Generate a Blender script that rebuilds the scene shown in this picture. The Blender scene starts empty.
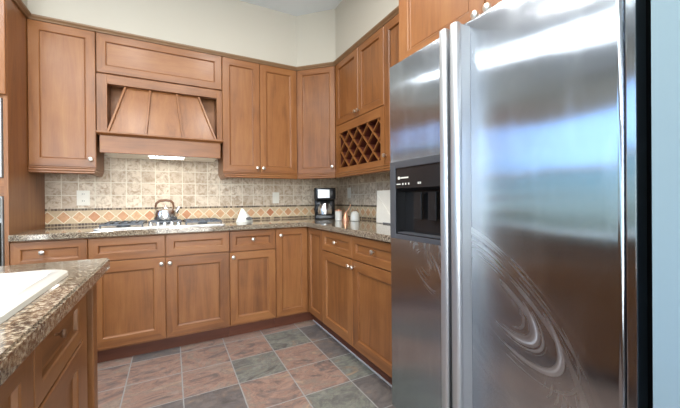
import bpy, bmesh, math, random
from mathutils import Vector, Matrix
random.seed(7)
C = bpy.context.scene.collection
sc = bpy.context.scene
PI = math.pi

# ------------------------------------------------------------------ camera
cam = bpy.data.cameras.new('camera'); camo = bpy.data.objects.new('camera', cam); C.objects.link(camo)
_f, _cy, _yaw, _pit, _rol, _h = 315.726, 200.423, math.radians(28.082), math.radians(-0.166), math.radians(-0.464), 1.114
F = Vector((math.sin(_yaw)*math.cos(_pit), math.cos(_yaw)*math.cos(_pit), math.sin(_pit)))
R = Vector((math.cos(_yaw), -math.sin(_yaw), 0)); U = R.cross(F)
R2 = R*math.cos(_rol)+U*math.sin(_rol); U2 = -R*math.sin(_rol)+U*math.cos(_rol)
m = Matrix((R2, U2, -F)).transposed().to_4x4(); m.translation = (0, 0, _h)
camo.matrix_world = m
cam.sensor_fit = 'HORIZONTAL'; cam.sensor_width = 36; cam.lens = _f/680*36
cam.shift_y = -(204-_cy)/680; cam.clip_start = 0.02
sc.camera = camo

# ------------------------------------------------------------------ world, light, exposure
sc.view_settings.view_transform = 'Standard'; sc.view_settings.look = 'None'
sc.view_settings.gamma = 1; sc.view_settings.use_curve_mapping = False
sc.view_settings.exposure = 0.13
SKY, LAMP, HOODL, TUBE, REAR_SKY_GAIN = 5.0, 17.0, 1.2, 22.0, 4.6
w = bpy.data.worlds.new('sky'); sc.world = w; w.use_nodes = True
nt = w.node_tree; nt.nodes.clear()
tc = nt.nodes.new('ShaderNodeTexCoord'); sp = nt.nodes.new('ShaderNodeSeparateXYZ')
mr = nt.nodes.new('ShaderNodeMapRange'); mr.inputs[1].default_value = -0.3; mr.inputs[2].default_value = 0.5
rp = nt.nodes.new('ShaderNodeValToRGB'); bg = nt.nodes.new('ShaderNodeBackground'); wo = nt.nodes.new('ShaderNodeOutputWorld')
e = rp.color_ramp.elements
e[0].position = 0; e[0].color = (.06, .08, .07, 1)
e[1].position = 1; e[1].color = (.27, .50, 1.0, 1)
for p_, c_ in ((.34, (.08, .11, .10, 1)), (.37, (.13, .20, .21, 1)), (.51, (.10, .22, .29, 1)), (.54, (.31, .55, .92, 1))):
    k = e.new(p_); k.color = c_
nt.links.new(tc.outputs['Generated'], sp.inputs[0]); nt.links.new(sp.outputs[2], mr.inputs[0])
nt.links.new(mr.outputs[0], rp.inputs[0]); 
# -y half of the sky brightened so the added rear windows light the cabinets
sb = nt.nodes.new('ShaderNodeMapRange'); sb.inputs[1].default_value = -.35; sb.inputs[2].default_value = -.9
sb.inputs[3].default_value = SKY; sb.inputs[4].default_value = SKY*REAR_SKY_GAIN
mw = nt.nodes.new('ShaderNodeMapRange'); mw.inputs[1].default_value = -.35; mw.inputs[2].default_value = -.9
mw.inputs[4].default_value = .8; nt.links.new(sp.outputs[1], mw.inputs[0])
mc = nt.nodes.new('ShaderNodeMix'); mc.data_type = 'RGBA'; nt.links.new(mw.outputs[0], mc.inputs[0])
nt.links.new(rp.outputs[0], mc.inputs[6]); mc.inputs[7].default_value = (.62, .62, .60, 1); nt.links.new(mc.outputs[2], bg.inputs[0])
nt.links.new(sp.outputs[1], sb.inputs[0]); nt.links.new(sb.outputs[0], bg.inputs[1])
nt.links.new(bg.outputs[0], wo.inputs[0])

# ------------------------------------------------------------------ key planes
YW, XW, ZC = 3.258, 1.699, 2.921          # back wall, right wall, ceiling
XL, YR = -2.6, -2.2                        # left wall, rear wall
YU, XU = 2.931, 1.372                      # door fronts of the wall cabinets
YB, XB = 2.633, 1.074                      # door fronts of the base cabinets
X1 = -0.871                                # side of the tall oven cabinet
ZT, ZB = 2.38, 1.365                       # wall cabinet top / bottom
XF, YF0, YF1 = 0.95, 1.257, 0.322           # refrigerator front and sides

# ------------------------------------------------------------------ material helpers
class N:
    def __init__(s, name):
        s.m = bpy.data.materials.new(name); s.m.use_nodes = True
        s.t = s.m.node_tree; s.b = s.t.nodes['Principled BSDF']; s.out = s.t.nodes['Material Output']
    def n(s, typ, **kw):
        o = s.t.nodes.new('ShaderNode'+typ)
        for k, v in kw.items(): setattr(o, k, v)
        return o
    def put(s, sock, v):
        if isinstance(v, bpy.types.NodeSocket): s.t.links.new(v, sock)
        elif v is not None:
            if isinstance(v, tuple) and len(v) == 3 and sock.type == 'RGBA': v = v+(1,)
            sock.default_value = v
    def math(s, op, a, b=None, c=None):
        o = s.n('Math', operation=op)
        s.put(o.inputs[0], a); s.put(o.inputs[1], b); s.put(o.inputs[2], c)
        return o.outputs[0]
    def vmath(s, op, a, b=None):
        o = s.n('VectorMath', operation=op); s.put(o.inputs[0], a); s.put(o.inputs[1], b); return o.outputs[0]
    def mix(s, f, a, b, blend='MIX'):
        o = s.n('Mix', data_type='RGBA', blend_type=blend)
        s.put(o.inputs[0], f); s.put(o.inputs[6], a); s.put(o.inputs[7], b); return o.outputs[2]
    def coord(s): return s.n('TexCoord').outputs['Object']
    def sep(s, v):
        o = s.n('SeparateXYZ'); s.put(o.inputs[0], v); return o.outputs
    def comb(s, x, y, z):
        o = s.n('CombineXYZ'); s.put(o.inputs[0], x); s.put(o.inputs[1], y); s.put(o.inputs[2], z); return o.outputs[0]
    def noise(s, v, scale, detail=3, rough=.5, dist=0, out='Fac'):
        o = s.n('TexNoise'); s.put(o.inputs['Vector'], v); o.inputs['Scale'].default_value = scale
        o.inputs['Detail'].default_value = detail; o.inputs['Roughness'].default_value = rough
        o.inputs['Distortion'].default_value = dist; return o.outputs[out]
    def white(s, v, out='Value'):
        o = s.n('TexWhiteNoise'); s.put(o.inputs['Vector'], v); return o.outputs[out]
    def ramp(s, f, pts, interp='LINEAR'):
        o = s.n('ValToRGB'); s.put(o.inputs[0], f); r = o.color_ramp; r.interpolation = interp
        while len(r.elements) < len(pts): r.elements.new(.5)
        for el, (p, c) in zip(r.elements, pts): el.position = p; el.color = tuple(c)+(1,)
        return o.outputs[0]
    def lt(s, a, b): return s.math('LESS_THAN', a, b)
    def bump(s, h, strength=.3, dist=.01):
        o = s.n('Bump'); s.put(o.inputs['Height'], h); o.inputs['Strength'].default_value = strength
        o.inputs['Distance'].default_value = dist; s.t.links.new(o.outputs[0], s.b.inputs['Normal'])
    def set(s, **kw):
        for k, v in kw.items(): s.put(s.b.inputs[k.replace('_', ' ')], v)
        return s.m

def plain(name, col, rough=.5, metal=0, var=.06, scale=20, **kw):
    a = N(name); f = a.noise(a.coord(), scale, 3)
    c = a.mix(f, tuple(x*(1-var) for x in col), tuple(min(1, x*(1+var)) for x in col))
    return a.set(Base_Color=c, Roughness=rough, Metallic=metal, **kw)

def wood(name, axis, c0, c1, c2, rough=.42, coat=.22):
    a = N(name); co = a.coord()
    rnd = a.n('ObjectInfo').outputs['Random']
    off = a.comb(a.math('MULTIPLY', rnd, 13.7), a.math('MULTIPLY', rnd, 7.1), a.math('MULTIPLY', rnd, 29.3))
    v = a.vmath('ADD', co, off)
    sv = {'z': (9, 9, .9), 'x': (.9, 9, 9), 'y': (9, .9, 9)}[axis]
    v1 = a.vmath('MULTIPLY', v, sv)
    g1 = a.noise(v1, 1.6, 5, .6, .8)
    sf = {'z': (60, 60, 2.2), 'x': (2.2, 60, 60), 'y': (60, 2.2, 60)}[axis]
    g2 = a.noise(a.vmath('MULTIPLY', v, sf), 2.5, 3, .6)
    blot = a.noise(v, 5.0, 4, .6)
    g = a.math('ADD', a.math('MULTIPLY', g1, .6), a.math('ADD', a.math('MULTIPLY', g2, .18), a.math('MULTIPLY', blot, .22)))
    tone = a.math('MULTIPLY_ADD', a.math('SUBTRACT', rnd, .5), .10, g)
    c = a.ramp(tone, [(.24, c0), (.5, c1), (.80, c2)])
    a.bump(g2, .05, .002)
    return a.set(Base_Color=c, Roughness=rough, Coat_Weight=coat, Coat_Roughness=.24)

def srgb(r, g, b):
    f = lambda x: (x/255/12.92) if x/255 <= .04045 else ((x/255+.055)/1.055)**2.4
    return (f(r), f(g), f(b))

WC = (srgb(88, 50, 22), srgb(136, 86, 44), srgb(162, 112, 64))
M = {}
M['wood'] = wood('cherry_wood', 'z', *WC)
M['woodh'] = wood('cherry_wood_rail', 'x', *WC)
M['woody'] = wood('cherry_wood_deep', 'y', *WC)
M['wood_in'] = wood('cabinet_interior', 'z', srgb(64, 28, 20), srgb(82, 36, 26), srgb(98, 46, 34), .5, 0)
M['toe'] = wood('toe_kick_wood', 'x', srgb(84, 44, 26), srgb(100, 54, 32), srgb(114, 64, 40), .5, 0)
M['crown'] = wood('crown_wood', 'x', srgb(112, 88, 62), srgb(132, 104, 76), srgb(146, 118, 88), .4, .1)
M['wall'] = plain('wall_paint', srgb(188, 185, 175), .85, 0, .015, 3)
M['bluewall'] = plain('pale_blue_grey_wall', srgb(130, 153, 163), .8, 0, .01, 3)  # bluer, darker base colour than the other walls, for one wall only
M['ceil'] = plain('ceiling_paint', srgb(222, 230, 236), .9, 0, .01, 3)
M['nickel'] = plain('satin_nickel', (.75, .70, .62), .28, 1)
M['dark'] = plain('black_plastic', (.012, .012, .013), .25, 0)
M['black'] = plain('black_case', (.004, .004, .005), .6, 0)
M['grey'] = plain('charcoal_plastic', (.075, .08, .09), .35, .2)
M['white'] = plain('white_plastic', (.80, .77, .68), .35)
M['ceramic'] = plain('white_ceramic', (.62, .615, .56), .12, 0, .01, 20, Coat_Weight=.5)
M['iron'] = plain('cast_iron', (.10, .11, .125), .4, .3)
M['steel'] = plain('polished_steel', (.80, .80, .80), .24, 1, .03)
M['ovensteel'] = plain('grey_oven_steel', (.42, .44, .45), .5, .25, .03)
M['handlesteel'] = plain('satin_handle_steel', (.50, .52, .54), .36, .8, .02)
M['tray'] = plain('cooktop_steel', (.78, .77, .74), .32, .7, .03)
M['copper'] = plain('copper', (.72, .36, .22), .3, .7)
M['brownh'] = plain('brown_handle', (.16, .07, .03), .35)
M['cloth'] = plain('white_cloth', (.78, .80, .74), .8, 0, .12, 60)
M['cream'] = plain('cream_enamel', (.88, .84, .74), .4, 0, .02)
M['caulk'] = plain('pale_caulk', (.6, .6, .58), .6)
M['rubber'] = plain('grey_rubber', (.12, .12, .12), .7)
M['trimw'] = plain('white_trim', (.75, .76, .75), .5, 0, .01)

def emis(name, col, s):
    a = N(name); return a.set(Base_Color=col, Emission_Color=col, Emission_Strength=s)
M['bulb'] = emis('lamp_diffuser', (1, .95, .88), 3)
M['hoodlamp'] = emis('hood_lamp', (1, .96, .88), 5)

def glass():
    a = N('window_glass'); t = a.n('BsdfTransparent'); g = a.n('BsdfGlossy'); g.inputs['Roughness'].default_value = .02
    fr = a.n('Fresnel'); mx = a.n('MixShader'); a.t.links.new(fr.outputs[0], mx.inputs[0])
    a.t.links.new(t.outputs[0], mx.inputs[1]); a.t.links.new(g.outputs[0], mx.inputs[2])
    a.t.links.new(mx.outputs[0], a.out.inputs[0]); return a.m
M['glass'] = glass()
M['ovenglass'] = plain('dark_oven_glass', (.02, .03, .035), .06, 0)

def granite():
    a = N('speckled_granite'); co = a.coord()
    base = a.noise(co, 125, 5, .75)
    c = a.ramp(base, [(.36, srgb(46, 40, 38)), (.44, srgb(92, 80, 68)), (.50, srgb(132, 120, 102)), (.56, srgb(164, 152, 132)), (.64, srgb(192, 182, 162))])
    v = a.n('TexVoronoi'); a.put(v.inputs['Vector'], a.vmath('MULTIPLY', co, (1, 1, 1))); v.inputs['Scale'].default_value = 150
    sp_ = a.ramp(a.white(v.outputs['Color']), [(0, (0, 0, 0)), (.80, (0, 0, 0)), (.82, (1, 1, 1))], 'LINEAR')
    c = a.mix(a.math('MULTIPLY', sp_, .75), c, srgb(52, 44, 42))
    big = a.noise(co, 14, 3)
    c = a.mix(a.math('MULTIPLY', a.ramp(big, [(.45, (0, 0, 0)), (.62, (1, 1, 1))]), .25), c, srgb(122, 98, 72))
    return a.set(Base_Color=c, Roughness=.09, Coat_Weight=.3, Coat_Roughness=.04)
M['granite'] = granite()

def tile(axis):
    a = N('tumbled_travertine_'+axis); g = a.n('NewGeometry').outputs['Position']; x, y, z = a.sep(g)
    u = a.math('ADD', x, .018) if axis == 'x' else a.math('ADD', y, .028)
    P = .1075
    un = a.math('DIVIDE', u, P); vn = a.math('DIVIDE', a.math('SUBTRACT', z, 1.057), P)
    def edge(t, wid):
        fr = a.math('FRACT', t); d = a.math('ABSOLUTE', a.math('SUBTRACT', fr, .5)); return a.math('GREATER_THAN', d, .5-wid)
    cell = a.comb(a.math('FLOOR', un), a.math('FLOOR', vn), 3)
    r1 = a.white(cell)
    mott = a.noise(a.vmath('ADD', g, a.vmath('MULTIPLY', cell, (3.1, 2.3, 1.7))), 26, 6, .7, .6)
    tc_ = a.mix(r1, srgb(196, 178, 156), srgb(226, 212, 192))
    tc_ = a.mix(a.ramp(mott, [(.36, (1, 1, 1)), (.56, (0, 0, 0))]), tc_, srgb(166, 142, 116))
    grout = a.math('MAXIMUM', edge(un, .028), edge(vn, .028))
    tilec = a.mix(grout, tc_, srgb(222, 214, 196))
    # diamond band
    PD = .098
    a0 = a.math('DIVIDE', a.math('SUBTRACT', u, -.006 if axis == 'x' else .02), PD)
    aa = a.math('ABSOLUTE', a.math('SUBTRACT', a.math('FRACT', a0), .5))
    bb = a.math('ABSOLUTE', a.math('DIVIDE', a.math('SUBTRACT', z, .988), PD*1.06))
    d = a.math('ADD', aa, bb)
    r2 = a.white(a.comb(a.math('FLOOR', a0), 5, 1))
    dc = a.ramp(r2, [(0, srgb(206, 164, 122)), (.35, srgb(216, 182, 142)), (.75, srgb(200, 146, 106)), (1, srgb(176, 104, 66))])
    dc = a.mix(a.ramp(mott, [(.4, (1, 1, 1)), (.6, (0, 0, 0))]), dc, a.mix(.5, dc, srgb(176, 120, 80)))
    outer = a.mix(mott, srgb(180, 156, 122), srgb(214, 194, 160))
    band = a.mix(a.lt(d, .43), outer, dc)
    gl = a.math('MULTIPLY', a.math('GREATER_THAN', d, .43), a.lt(d, .50))
    band = a.mix(gl, band, srgb(228, 218, 192))
    # liners: little dark mosaic pieces
    um = a.math('DIVIDE', u, .021)
    r3 = a.white(a.comb(a.math('FLOOR', um), a.math('FLOOR', a.math('MULTIPLY', z, 25)), 9))
    lc = a.ramp(r3, [(0, srgb(62, 46, 36)), (.5, srgb(92, 74, 58)), (.8, srgb(124, 104, 82)), (1, srgb(170, 152, 126))])
    lc = a.mix(edge(um, .05), lc, srgb(190, 176, 150))
    isl = a.math('MAXIMUM', a.math('MULTIPLY', a.math('GREATER_THAN', z, 1.041), a.lt(z, 1.0585)),
                 a.math('MULTIPLY', a.math('GREATER_THAN', z, .918), a.lt(z, .938)))
    c = a.mix(a.math('GREATER_THAN', z, 1.0585), band, tilec)
    c = a.mix(isl, c, lc)
    a.bump(a.math('SUBTRACT', mott, grout), .25, .004)
    return a.set(Base_Color=c, Roughness=.45)
M['tile_x'] = tile('x'); M['tile_y'] = tile('y')

def slate():
    a = N('slate_floor_tiles'); g = a.coord(); x, y, z = a.sep(g)
    P = .3045
    un = a.math('DIVIDE', a.math('SUBTRACT', x, .963-10*P), P); vn = a.math('DIVIDE', a.math('SUBTRACT', y, 1.68-20*P), P)
    wob = a.math('MULTIPLY', a.math('SUBTRACT', a.noise(g, 30, 2), .5), .012)
    def edge(t):
        fr = a.math('FRACT', a.math('ADD', t, wob)); return a.math('GREATER_THAN', a.math('ABSOLUTE', a.math('SUBTRACT', fr, .5)), .489)
    cu, cv = a.math('FLOOR', un), a.math('FLOOR', vn)
    cell = a.comb(cu, cv, 4)
    r = a.white(cell); rc = a.white(a.comb(cv, cu, 8))
    v = a.vmath('ADD', g, a.vmath('MULTIPLY', cell, (5.3, 7.7, 2.1)))
    v = a.vmath('MULTIPLY', v, (1, 1.7, 1))
    n1 = a.noise(v, 3.2, 7, .65, 2.2); n2 = a.noise(v, 9, 8, .7, 1.0)
    warm = a.ramp(n1, [(.34, srgb(62, 56, 58)), (.43, srgb(118, 88, 78)), (.50, srgb(154, 112, 92)), (.58, srgb(128, 110, 98)), (.68, srgb(172, 138, 108))])
    cool = a.ramp(n1, [(.34, srgb(32, 40, 44)), (.44, srgb(66, 80, 80)), (.52, srgb(112, 122, 108)), (.58, srgb(78, 90, 90)), (.68, srgb(142, 118, 84))])
    darkc = a.ramp(n1, [(.34, srgb(26, 28, 36)), (.47, srgb(58, 60, 68)), (.56, srgb(80, 72, 70)), (.66, srgb(124, 98, 76))])
    # cooler slate towards the right-hand cabinets
    bias = a.math('ADD', r, a.math('MULTIPLY', a.math('SUBTRACT', cu, 8.6), .22))
    c = a.mix(a.math('GREATER_THAN', bias, .62), warm, cool)
    c = a.mix(a.math('GREATER_THAN', rc, .80), c, darkc)
    c = a.mix(.36, c, a.mix(n2, srgb(34, 33, 34), srgb(206, 194, 180)))
    vein = a.ramp(a.math('ABSOLUTE', a.math('SUBTRACT', n2, .5)), [(0, (1, 1, 1)), (.018, (0, 0, 0))])
    c = a.mix(a.math('MULTIPLY', vein, .35), c, srgb(74, 62, 54))
    gr = a.math('MAXIMUM', edge(un), edge(vn))
    c = a.mix(gr, c, srgb(150, 150, 146))
    a.bump(a.math('SUBTRACT', a.math('MULTIPLY', n1, .8), gr), .35, .006)
    return a.set(Base_Color=c, Roughness=a.math('MULTIPLY_ADD', n2, .3, .30))
M['slate'] = slate()

def stainless(smear):
    a = N('brushed_stainless'+('_smeared' if smear else '')); g = a.n('NewGeometry').outputs['Position']; x, y, z = a.sep(g)
    br = a.noise(a.vmath('MULTIPLY', g, (1, 900, 6)), 1, 3)
    wav = a.noise(a.vmath('MULTIPLY', g, (1, 2.2, 3.5)), 1, 1)
    rough = a.math('MULTIPLY_ADD', br, .03, .155)
    col = a.mix(br, (.36, .40, .45), (.44, .48, .53))
    aniso = 1.0
    if smear:
        def arcs(cy0, cz0, ang, A, B, freq, lo, hi, seed):
            dy = a.math('SUBTRACT', cy0, y); dz = a.math('SUBTRACT', z, cz0); ca, sa = math.cos(ang), math.sin(ang)
            p = a.math('DIVIDE', a.math('ADD', a.math('MULTIPLY', dy, ca), a.math('MULTIPLY', dz, sa)), A)
            q = a.math('DIVIDE', a.math('SUBTRACT', a.math('MULTIPLY', dz, ca), a.math('MULTIPLY', dy, sa)), B)
            r_ = a.math('SQRT', a.math('ADD', a.math('MULTIPLY', p, p), a.math('MULTIPLY', q, q)))
            th = a.math('ARCTAN2', q, p)
            line = a.noise(a.comb(a.math('MULTIPLY', r_, freq), a.math('MULTIPLY', p, .25), seed), 1, 2, .6)
            line = a.ramp(line, [(.42, (0, 0, 0)), (.70, (1, 1, 1))])
            win = a.ramp(a.math('DIVIDE', r_, 2.0), [(lo/2-.06, (0, 0, 0)), (lo/2, (1, 1, 1)), (hi/2-.08, (1, 1, 1)), (hi/2, (0, 0, 0))])
            sec = a.ramp(a.noise(a.comb(a.math('COSINE', th), a.math('SINE', th), seed), .9, 0), [(.34, (.1, .1, .1)), (.62, (1, 1, 1))])
            return a.math('MULTIPLY', a.math('MULTIPLY', line, win), sec)
        s1 = arcs(.69, .80, math.radians(-42), .26, .105, 10, .55, 1.35, 3)
        s2 = arcs(.68, .70, math.radians(-46), .36, .16, 9, .6, 1.35, 11)
        s3 = arcs(.62, 1.42, math.radians(70), .32, .14, 11, .2, 1.3, 21)
        up = a.ramp(z, [(.0, (1, 1, 1)), (1, (1, 1, 1))])
        s4 = arcs(1.02, .84, math.radians(-50), .12, .055, 7, .4, 1.5, 31)
        s = a.math('MAXIMUM', a.math('MAXIMUM', s1, s2), a.math('MULTIPLY', s4, .7))
        haze = a.ramp(a.noise(a.vmath('MULTIPLY', g, (1, 14, 3)), 1, 3), [(.5, (0, 0, 0)), (.75, (1, 1, 1))])
        s = a.math('ADD', s, a.math('ADD', a.math('MULTIPLY', s3, .05), a.math('MULTIPLY', haze, .12)))
        s = a.math('MINIMUM', s, 1)
        rough = a.math('MULTIPLY_ADD', s, .5, rough)
        aniso = a.math('MULTIPLY_ADD', s, -.6, 1.0)
        col = a.mix(s, col, (.90, .96, 1.0))  # real smears, with their blue-white window glare put into the colour
    a.put(a.b.inputs['Tangent'], a.comb(0, 1, 0))
    # fine vertical brushing: the facets lean sideways only
    wn = a.sep(a.white(a.vmath('MULTIPLY', g, (9000, 9000, 3000)), 'Color'))
    lean = a.math('MULTIPLY', a.math('SUBTRACT', a.math('ADD', wn[0], wn[1]), 1), .30)
    bp = a.n('Bump'); a.put(bp.inputs['Height'], wav); bp.inputs['Strength'].default_value = .6; bp.inputs['Distance'].default_value = .006
    nrm = a.vmath('NORMALIZE', a.vmath('ADD', bp.outputs[0], a.comb(0, lean, 0)))
    a.t.links.new(nrm, a.b.inputs['Normal'])
    return a.set(Base_Color=col, Metallic=1, Roughness=rough, Anisotropic=aniso)
M['stain'] = stainless(False); M['smear'] = stainless(True)

# ------------------------------------------------------------------ mesh helpers
class MB:
    def __init__(s): s.v = []; s.f = []; s.mi = []
    def add(s, verts, faces, mi=0):
        o = len(s.v); s.v += [tuple(p) for p in verts]
        for k, f in enumerate(faces):
            s.f.append([i+o for i in f]); s.mi.append(mi[k] if isinstance(mi, list) else mi)
        return s
    def box(s, x0, x1, y0, y1, z0, z1, mi=0):
        v = [(x, y, z) for x in (x0, x1) for y in (y0, y1) for z in (z0, z1)]
        return s.add(v, [(0, 1, 3, 2), (4, 6, 7, 5), (0, 4, 5, 1), (2, 3, 7, 6), (0, 2, 6, 4), (1, 5, 7, 3)], mi)
    def prism(s, poly, z0, z1, axis='z', mi=0):
        n = len(poly)
        def P(a, b, c): return {'z': (a, b, c), 'y': (a, c, b), 'x': (c, a, b)}[axis]
        v = [P(a, b, z0) for a, b in poly]+[P(a, b, z1) for a, b in poly]
        return s.add(v, [tuple(range(n))[::-1], tuple(range(n, 2*n))]+[(i, (i+1) % n, n+(i+1) % n, n+i) for i in range(n)], mi)
    def lathe(s, prof, cx=0, cy=0, cz=0, n=24, axis='z', mi=0, sx=1, sy=1):
        rings = []
        v = []
        for r, h in prof:
            for k in range(n):
                a = 2*PI*k/n; p = (r*math.cos(a)*sx, r*math.sin(a)*sy, h)
                if axis == 'y': p = (p[0], -p[2], p[1])
                if axis == 'x': p = (p[2], p[0], p[1])
                v.append((p[0]+cx, p[1]+cy, p[2]+cz))
        f = []
        for i in range(len(prof)-1):
            for k in range(n):
                f.append((i*n+k, i*n+(k+1) % n, (i+1)*n+(k+1) % n, (i+1)*n+k))
        f.append(tuple(range(n))[::-1]); f.append(tuple(range((len(prof)-1)*n, len(prof)*n)))
        return s.add(v, f, mi)
    def tube(s, pts, r, n=10, mi=0, flat=1):
        pts = [Vector(p) for p in pts]; v = []
        rr = r if isinstance(r, (list, tuple)) else [r]*len(pts)
        up = Vector((0, 0, 1))
        for i, p in enumerate(pts):
            d = (pts[min(i+1, len(pts)-1)]-pts[max(i-1, 0)]).normalized()
            a = d.cross(up)
            if a.length < .05: a = d.cross(Vector((0, 1, 0)))
            a.normalize(); b = a.cross(d).normalized()
            for k in range(n):
                t = 2*PI*k/n; v.append(p+a*math.cos(t)*rr[i]*flat+b*math.sin(t)*rr[i])
        f = [(i*n+k, i*n+(k+1) % n, (i+1)*n+(k+1) % n, (i+1)*n+k) for i in range(len(pts)-1) for k in range(n)]
        f.append(tuple(range(n))); f.append(tuple(range((len(pts)-1)*n, len(pts)*n)))
        return s.add(v, f, mi)
    def sweep(s, path, prof, mi=0):
        """profile (out, z) swept along a plan path; out is to the left-hand side of travel turned to the room"""
        P = [Vector(p) for p in path]; n = len(P); np_ = len(prof); v = []
        for i in range(n):
            d0 = (P[i]-P[i-1]).normalized() if i else (P[1]-P[0]).normalized()
            d1 = (P[i+1]-P[i]).normalized() if i < n-1 else d0
            n0 = Vector((d0.y, -d0.x)); n1 = Vector((d1.y, -d1.x)); b = (n0+n1).normalized(); k = 1/max(.3, b.dot(n0))
            for o, z in prof: q = P[i]+b*o*k; v.append((q.x, q.y, z))
        f = [(i*np_+j, i*np_+(j+1) % np_, (i+1)*np_+(j+1) % np_, (i+1)*np_+j) for i in range(n-1) for j in range(np_)]
        f.append(tuple(range(np_))); f.append(tuple(range((n-1)*np_, n*np_)))
        return s.add(v, f, mi)
    def build(s, name, mats, parent=None, bevel=0, smooth=False, loc=None, rot=None, seg=2):
        me = bpy.data.meshes.new(name); me.from_pydata(s.v, [], s.f)
        if not isinstance(mats, (list, tuple)): mats = [mats]
        for q in mats: me.materials.append(M[q])
        for p, i in zip(me.polygons, s.mi): p.material_index = i
        bm = bmesh.new(); bm.from_mesh(me); bmesh.ops.recalc_face_normals(bm, faces=bm.faces)
        if bevel:
            es = [e_ for e_ in bm.edges if e_.is_manifold and e_.calc_face_angle(0) > .5]
            bmesh.ops.bevel(bm, geom=es, offset=bevel, segments=seg, affect='EDGES', profile=.5, clamp_overlap=True)
        bm.to_mesh(me); bm.free()
        if smooth:
            for p in me.polygons: p.use_smooth = True
            me.set_sharp_from_angle(angle=math.radians(38))
        o = bpy.data.objects.new(name, me); C.objects.link(o)
        if loc: o.location = loc
        if rot: o.rotation_euler = rot
        if parent: o.parent = parent
        return o

def tag(o, label, cat, group=None):
    o['label'] = label; o['category'] = cat
    if group: o['group'] = group
    return o
def thing(name, label, cat, loc=(0, 0, 0), rz=0, group=None):
    o = bpy.data.objects.new(name, None); C.objects.link(o); o.empty_display_size = .05
    o.location = loc; o.rotation_euler = (0, 0, rz); return tag(o, label, cat, group)
def struct(o): o['kind'] = 'structure'; return o

# ------------------------------------------------------------------ the room
struct(MB().box(XL-.15, 2.0, YR-.15, YW+.15, -.12, 0).build('floor', 'slate'))
struct(MB().box(XL-.15, 2.0, YR-.15, YW+.15, ZC, ZC+.12).build('ceiling', 'ceil'))
struct(MB().box(XL-.15, 2.0, YW, YW+.15, 0, ZC).build('wall_back', 'wall'))
struct(MB().box(XW, XW+.15, .289, YW, 0, ZC).build('wall_right', 'wall'))
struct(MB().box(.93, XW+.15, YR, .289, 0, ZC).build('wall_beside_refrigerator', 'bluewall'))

wins = [(-1.7, -.75), (-.5, .7), (.95, 3.05)]
lw = MB(); prev = YR
WZ0, WZ1 = .62, 2.45
for a_, b_ in wins:
    lw.box(XL-.15, XL, prev, a_, 0, ZC); lw.box(XL-.15, XL, a_, b_, 0, WZ0); lw.box(XL-.15, XL, a_, b_, WZ1, ZC); prev = b_
lw.box(XL-.15, XL, prev, YW, 0, ZC)
struct(lw.build('wall_left', 'wall'))
for i, (a_, b_) in enumerate(wins):
    f_ = MB()
    for y0, y1, z0, z1 in ((a_, a_+.05, WZ0, WZ1), (b_-.05, b_, WZ0, WZ1), (a_, b_, WZ0, WZ0+.05), (a_, b_, WZ1-.05, WZ1), (a_, b_, 1.60, 1.66)):
        f_.box(XL-.11, XL-.04, y0, y1, z0, z1)
    wo_ = struct(f_.build('window_%d' % (i+1), 'trimw'))
    MB().box(XL-.08, XL-.074, a_+.05, b_-.05, WZ0+.05, WZ1-.05).build('pane', 'glass', wo_)
    s_ = MB().box(XL-.02, XL+.06, a_-.04, b_+.04, WZ0-.03, WZ0); s_.build('window_sill', 'trimw', wo_, .004)
    l_ = bpy.data.lights.new('portal', 'AREA'); l_.shape = 'RECTANGLE'; l_.size = WZ1-WZ0; l_.size_y = b_-a_; l_.cycles.is_portal = True
    lo = bpy.data.objects.new('window_portal', l_); C.objects.link(lo); lo.location = (XL-.005, (a_+b_)/2, (WZ0+WZ1)/2)
    lo.rotation_euler = (0, -PI/2, 0)

rw_ = MB(); RX = [(-2.3, -.75), (-.6, .8)]; prev = XL-.15  # rear openings added out of view to bring frontal daylight onto the cabinets
for a_, b_ in RX:
    rw_.box(prev, a_, YR-.15, YR, 0, ZC); rw_.box(a_, b_, YR-.15, YR, 0, .25); rw_.box(a_, b_, YR-.15, YR, 2.5, ZC); prev = b_
rw_.box(prev, 2.0, YR-.15, YR, 0, ZC)
struct(rw_.build('wall_rear', 'wall'))
for i, (a_, b_) in enumerate(RX):
    f_ = MB()
    for x0, x1, z0, z1 in ((a_, a_+.05, .25, 2.5), (b_-.05, b_, .25, 2.5), ((a_+b_)/2-.03, (a_+b_)/2+.03, .25, 2.5), (a_, b_, .25, .30), (a_, b_, 2.45, 2.5)):
        f_.box(x0, x1, YR-.11, YR-.04, z0, z1)
    wo_ = struct(f_.build('window_%d' % (i+4), 'trimw'))  # added window, unseen behind the camera, there for its light
    MB().box(a_+.05, b_-.05, YR-.08, YR-.074, .30, 2.45).build('pane', 'glass', wo_)
    l_ = bpy.data.lights.new('portal', 'AREA'); l_.shape = 'RECTANGLE'; l_.size = b_-a_; l_.size_y = 2.25; l_.cycles.is_portal = True
    lo = bpy.data.objects.new('window_portal', l_); C.objects.link(lo); lo.location = ((a_+b_)/2, YR-.005, 1.375)
    lo.rotation_euler = (PI/2, 0, 0)

# soffits above the cabinets, flush with their fronts
SP = [(-1.67, YB+.012), (X1+.002, YB+.012), (X1+.002, YU+.010), (1.097, YU+.010), (XU+.010, 2.656), (XU+.010, 1.284), (1.042, 1.284), (1.042, .289)]
poly = SP+[(XW, .289), (XW, YW), (-1.67, YW)]
struct(MB().prism(poly, ZT+.028, ZC).build('wall_soffit', 'wall'))
struct(MB().sweep(SP, [(-.02, ZT+.002), (.010, ZT+.002), (.014, ZT+.010), (.026, ZT+.020), (.030, ZT+.030), (-.02, ZT+.030)]).build('trim_crown', 'crown'))
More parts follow.
